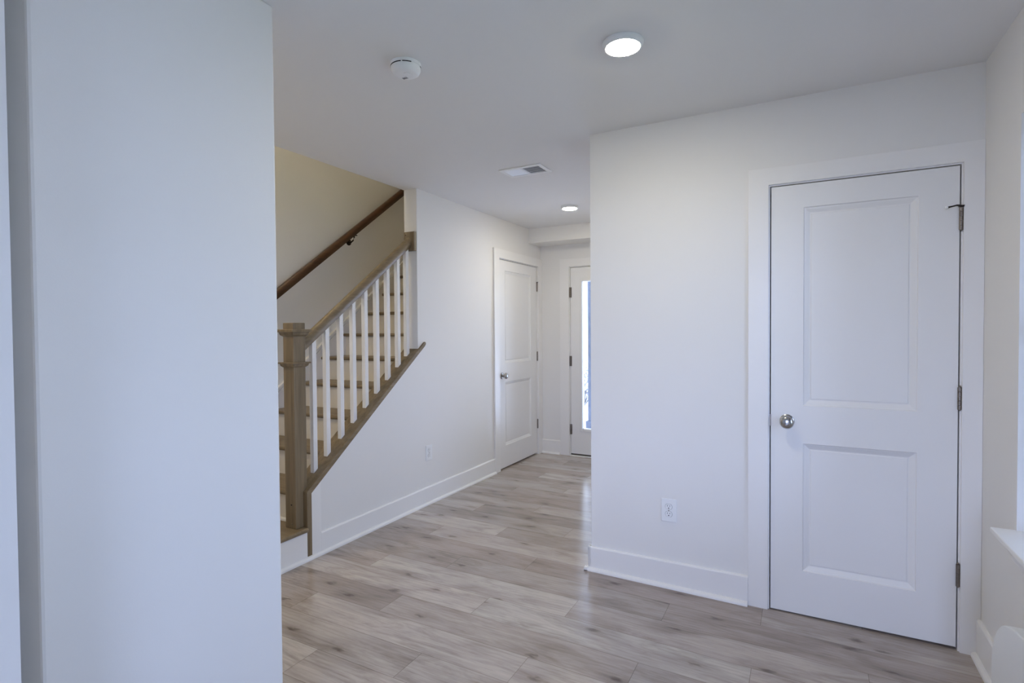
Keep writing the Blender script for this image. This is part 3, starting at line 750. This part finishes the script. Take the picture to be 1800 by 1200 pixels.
# outlets
def outlet(loc, rotz, label):
    r = empty('wall_outlet', loc, label, 'outlet', 'duplex wall outlets', None, rotz, world=False)
    w, h = 0.0395, 0.061
    pl = MB().prism([(-w, -h), (w, -h), (w, h), (-w, h)], 1, -0.0065, -0.0003).build('cover_plate', M_PLAST, r, bevel=0.004, seg=3)
    for zc in (0.0195, -0.0195):
        rc = MB(); pts = []
        for i in range(40):
            t_ = 2*math.pi*i/40; pts.append((0.0172*math.cos(t_), zc + max(-0.0138, min(0.0138, 0.0172*math.sin(t_)))))
        rc.prism(pts, 1, -0.0088, -0.0066)
        ro = rc.build('receptacle', M_PLAST, r, bevel=0.0006)
        sl = MB().box(-0.0075, -0.0052, -0.0090, -0.0086, zc+0.0005, zc+0.0090).box(0.0052, 0.0073, -0.0090, -0.0086, zc+0.0015, zc+0.0080)
        sl.lathe([(0, 0.0086), (0.0029, 0.0086), (0.0029, 0.0090), (0, 0.0090)], 14, (0, 0, zc-0.0068), '-Y')
        sl.build('slot', M_DARK, ro)
        # grey sheet painted as shade in the groove between plate and receptacle
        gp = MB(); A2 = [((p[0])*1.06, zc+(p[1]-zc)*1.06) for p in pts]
        gp.prism(A2, 1, -0.0068, -0.0064).build('groove_shade', M_DGREY, r)
    MB().lathe([(0, 0.0064), (0.0032, 0.0064), (0.0030, 0.0074), (0, 0.0076)], 14, (0, 0, 0), '-Y').build('screw', M_NICK, r)
    return r
o1 = outlet((-0.623, YB, 0.4015), 0, 'white duplex outlet on the wall left of the closet door')
dup(o1, (XA, 3.444, 0.398), 'white duplex outlet low on the hall wall below the stairs', math.radians(90))

# ---------------------------------------------------------------- white rounded unit under the window
pp = [(2.103, -0.0195), (2.100, 0.36), (2.092, 0.400), (2.075, 0.437), (2.050, 0.470), (2.018, 0.498), (1.985, 0.516), (1.950, 0.529), (1.90, 0.541), (1.84, 0.551), (1.75, 0.558), (1.60, 0.558), (1.50, 0.545), (1.43, 0.50), (1.40, 0.42), (1.395, -0.0195)]
tag(MB().prism(pp, 0, 0.500, 0.612).build('rounded_panel', M_BENCH, None, bevel=0.004, seg=3), 'low white panel with a rounded top corner beneath the window sill', 'panel')

# ---------------------------------------------------------------- outdoors seen through the entrance door
tag(MB().box(-20, 20, YF+WT, 40, -0.55, -0.45).build('ground', M_SNOWY), 'pale bright ground outside the entrance door', 'ground', None, 'structure')
tag(MB().box(XR+0.15, 30, -30, YF+WT, -0.55, -0.45).box(-20, XR+0.15, -30, YR-WT, -0.55, -0.45).build('lawn', M_LAWN), 'added unseen dull green lawn outside the right and rear windows', 'lawn', None, 'structure')  # out of view, added dark to cut daylight bounced up through the windows
tag(MB().box(-2.70, -0.4, YF+WT, 7.5, -0.16, -0.03).build('porch_floor', M_CONC), 'pale concrete porch slab outside the entrance door', 'porch floor', None, 'structure')
tag(MB().box(-2.72, -0.4, YF+WT, 7.6, 2.55, 2.70).build('porch_ceiling', M_SIDING), 'pale porch ceiling outside the entrance door', 'porch ceiling', None, 'structure')
pp_ = empty('porch_post', (-2.60, 7.2, -0.03), 'dark grey porch post seen through the entrance door glass', 'post')
MB().box(-2.645, -2.535, 7.15, 7.26, 0.0, 2.55).build('shaft', M_POST, pp_, bevel=0.006)
MB().box(-2.67, -2.51, 7.125, 7.285, -0.03, 0.09).build('base_block', M_POST, pp_, bevel=0.006)
def shrub(loc, seed, label):
    rnd = random.Random(seed); mb = MB()
    for i in range(26):
        a = rnd.uniform(0, 6.28); t_ = rnd.uniform(0.2, 0.75); L = rnd.uniform(0.4, 0.9)
        p = [Vector(loc) + Vector((math.cos(a)*t_*s*L, math.sin(a)*t_*s*L, s*L)) for s in (0, 0.5, 1.0)]
        p[1] += Vector((rnd.uniform(-.05, .05), rnd.uniform(-.05, .05), 0))
        mb.tube(p, [0.012, 0.008, 0.004], 5)
        for q in range(6):
            c = p[2] - (p[2]-p[1])*rnd.random() + Vector([rnd.uniform(-.06, .06) for _ in range(3)])
            n_ = Vector([rnd.uniform(-1, 1) for _ in range(3)]).normalized(); u_ = n_.orthogonal()*0.035; w_ = n_.cross(u_)*0.6
            mb.bm.faces.new([mb.bm.verts.new(c+v_) for v_ in (u_, w_, -u_, -w_)])
    return tag(mb.build('shrub', M_LEAF), label, 'shrub', 'bare shrubs outside the entrance')
shrub((-4.6, 12.2, -0.45), 3, 'bare twiggy shrub outside, nearer the entrance door glass')
shrub((-5.9, 15.5, -0.45), 5, 'bare twiggy shrub farther off across the pale ground')

for o in bpy.data.objects:
    if '_world' in o: del o['_world']
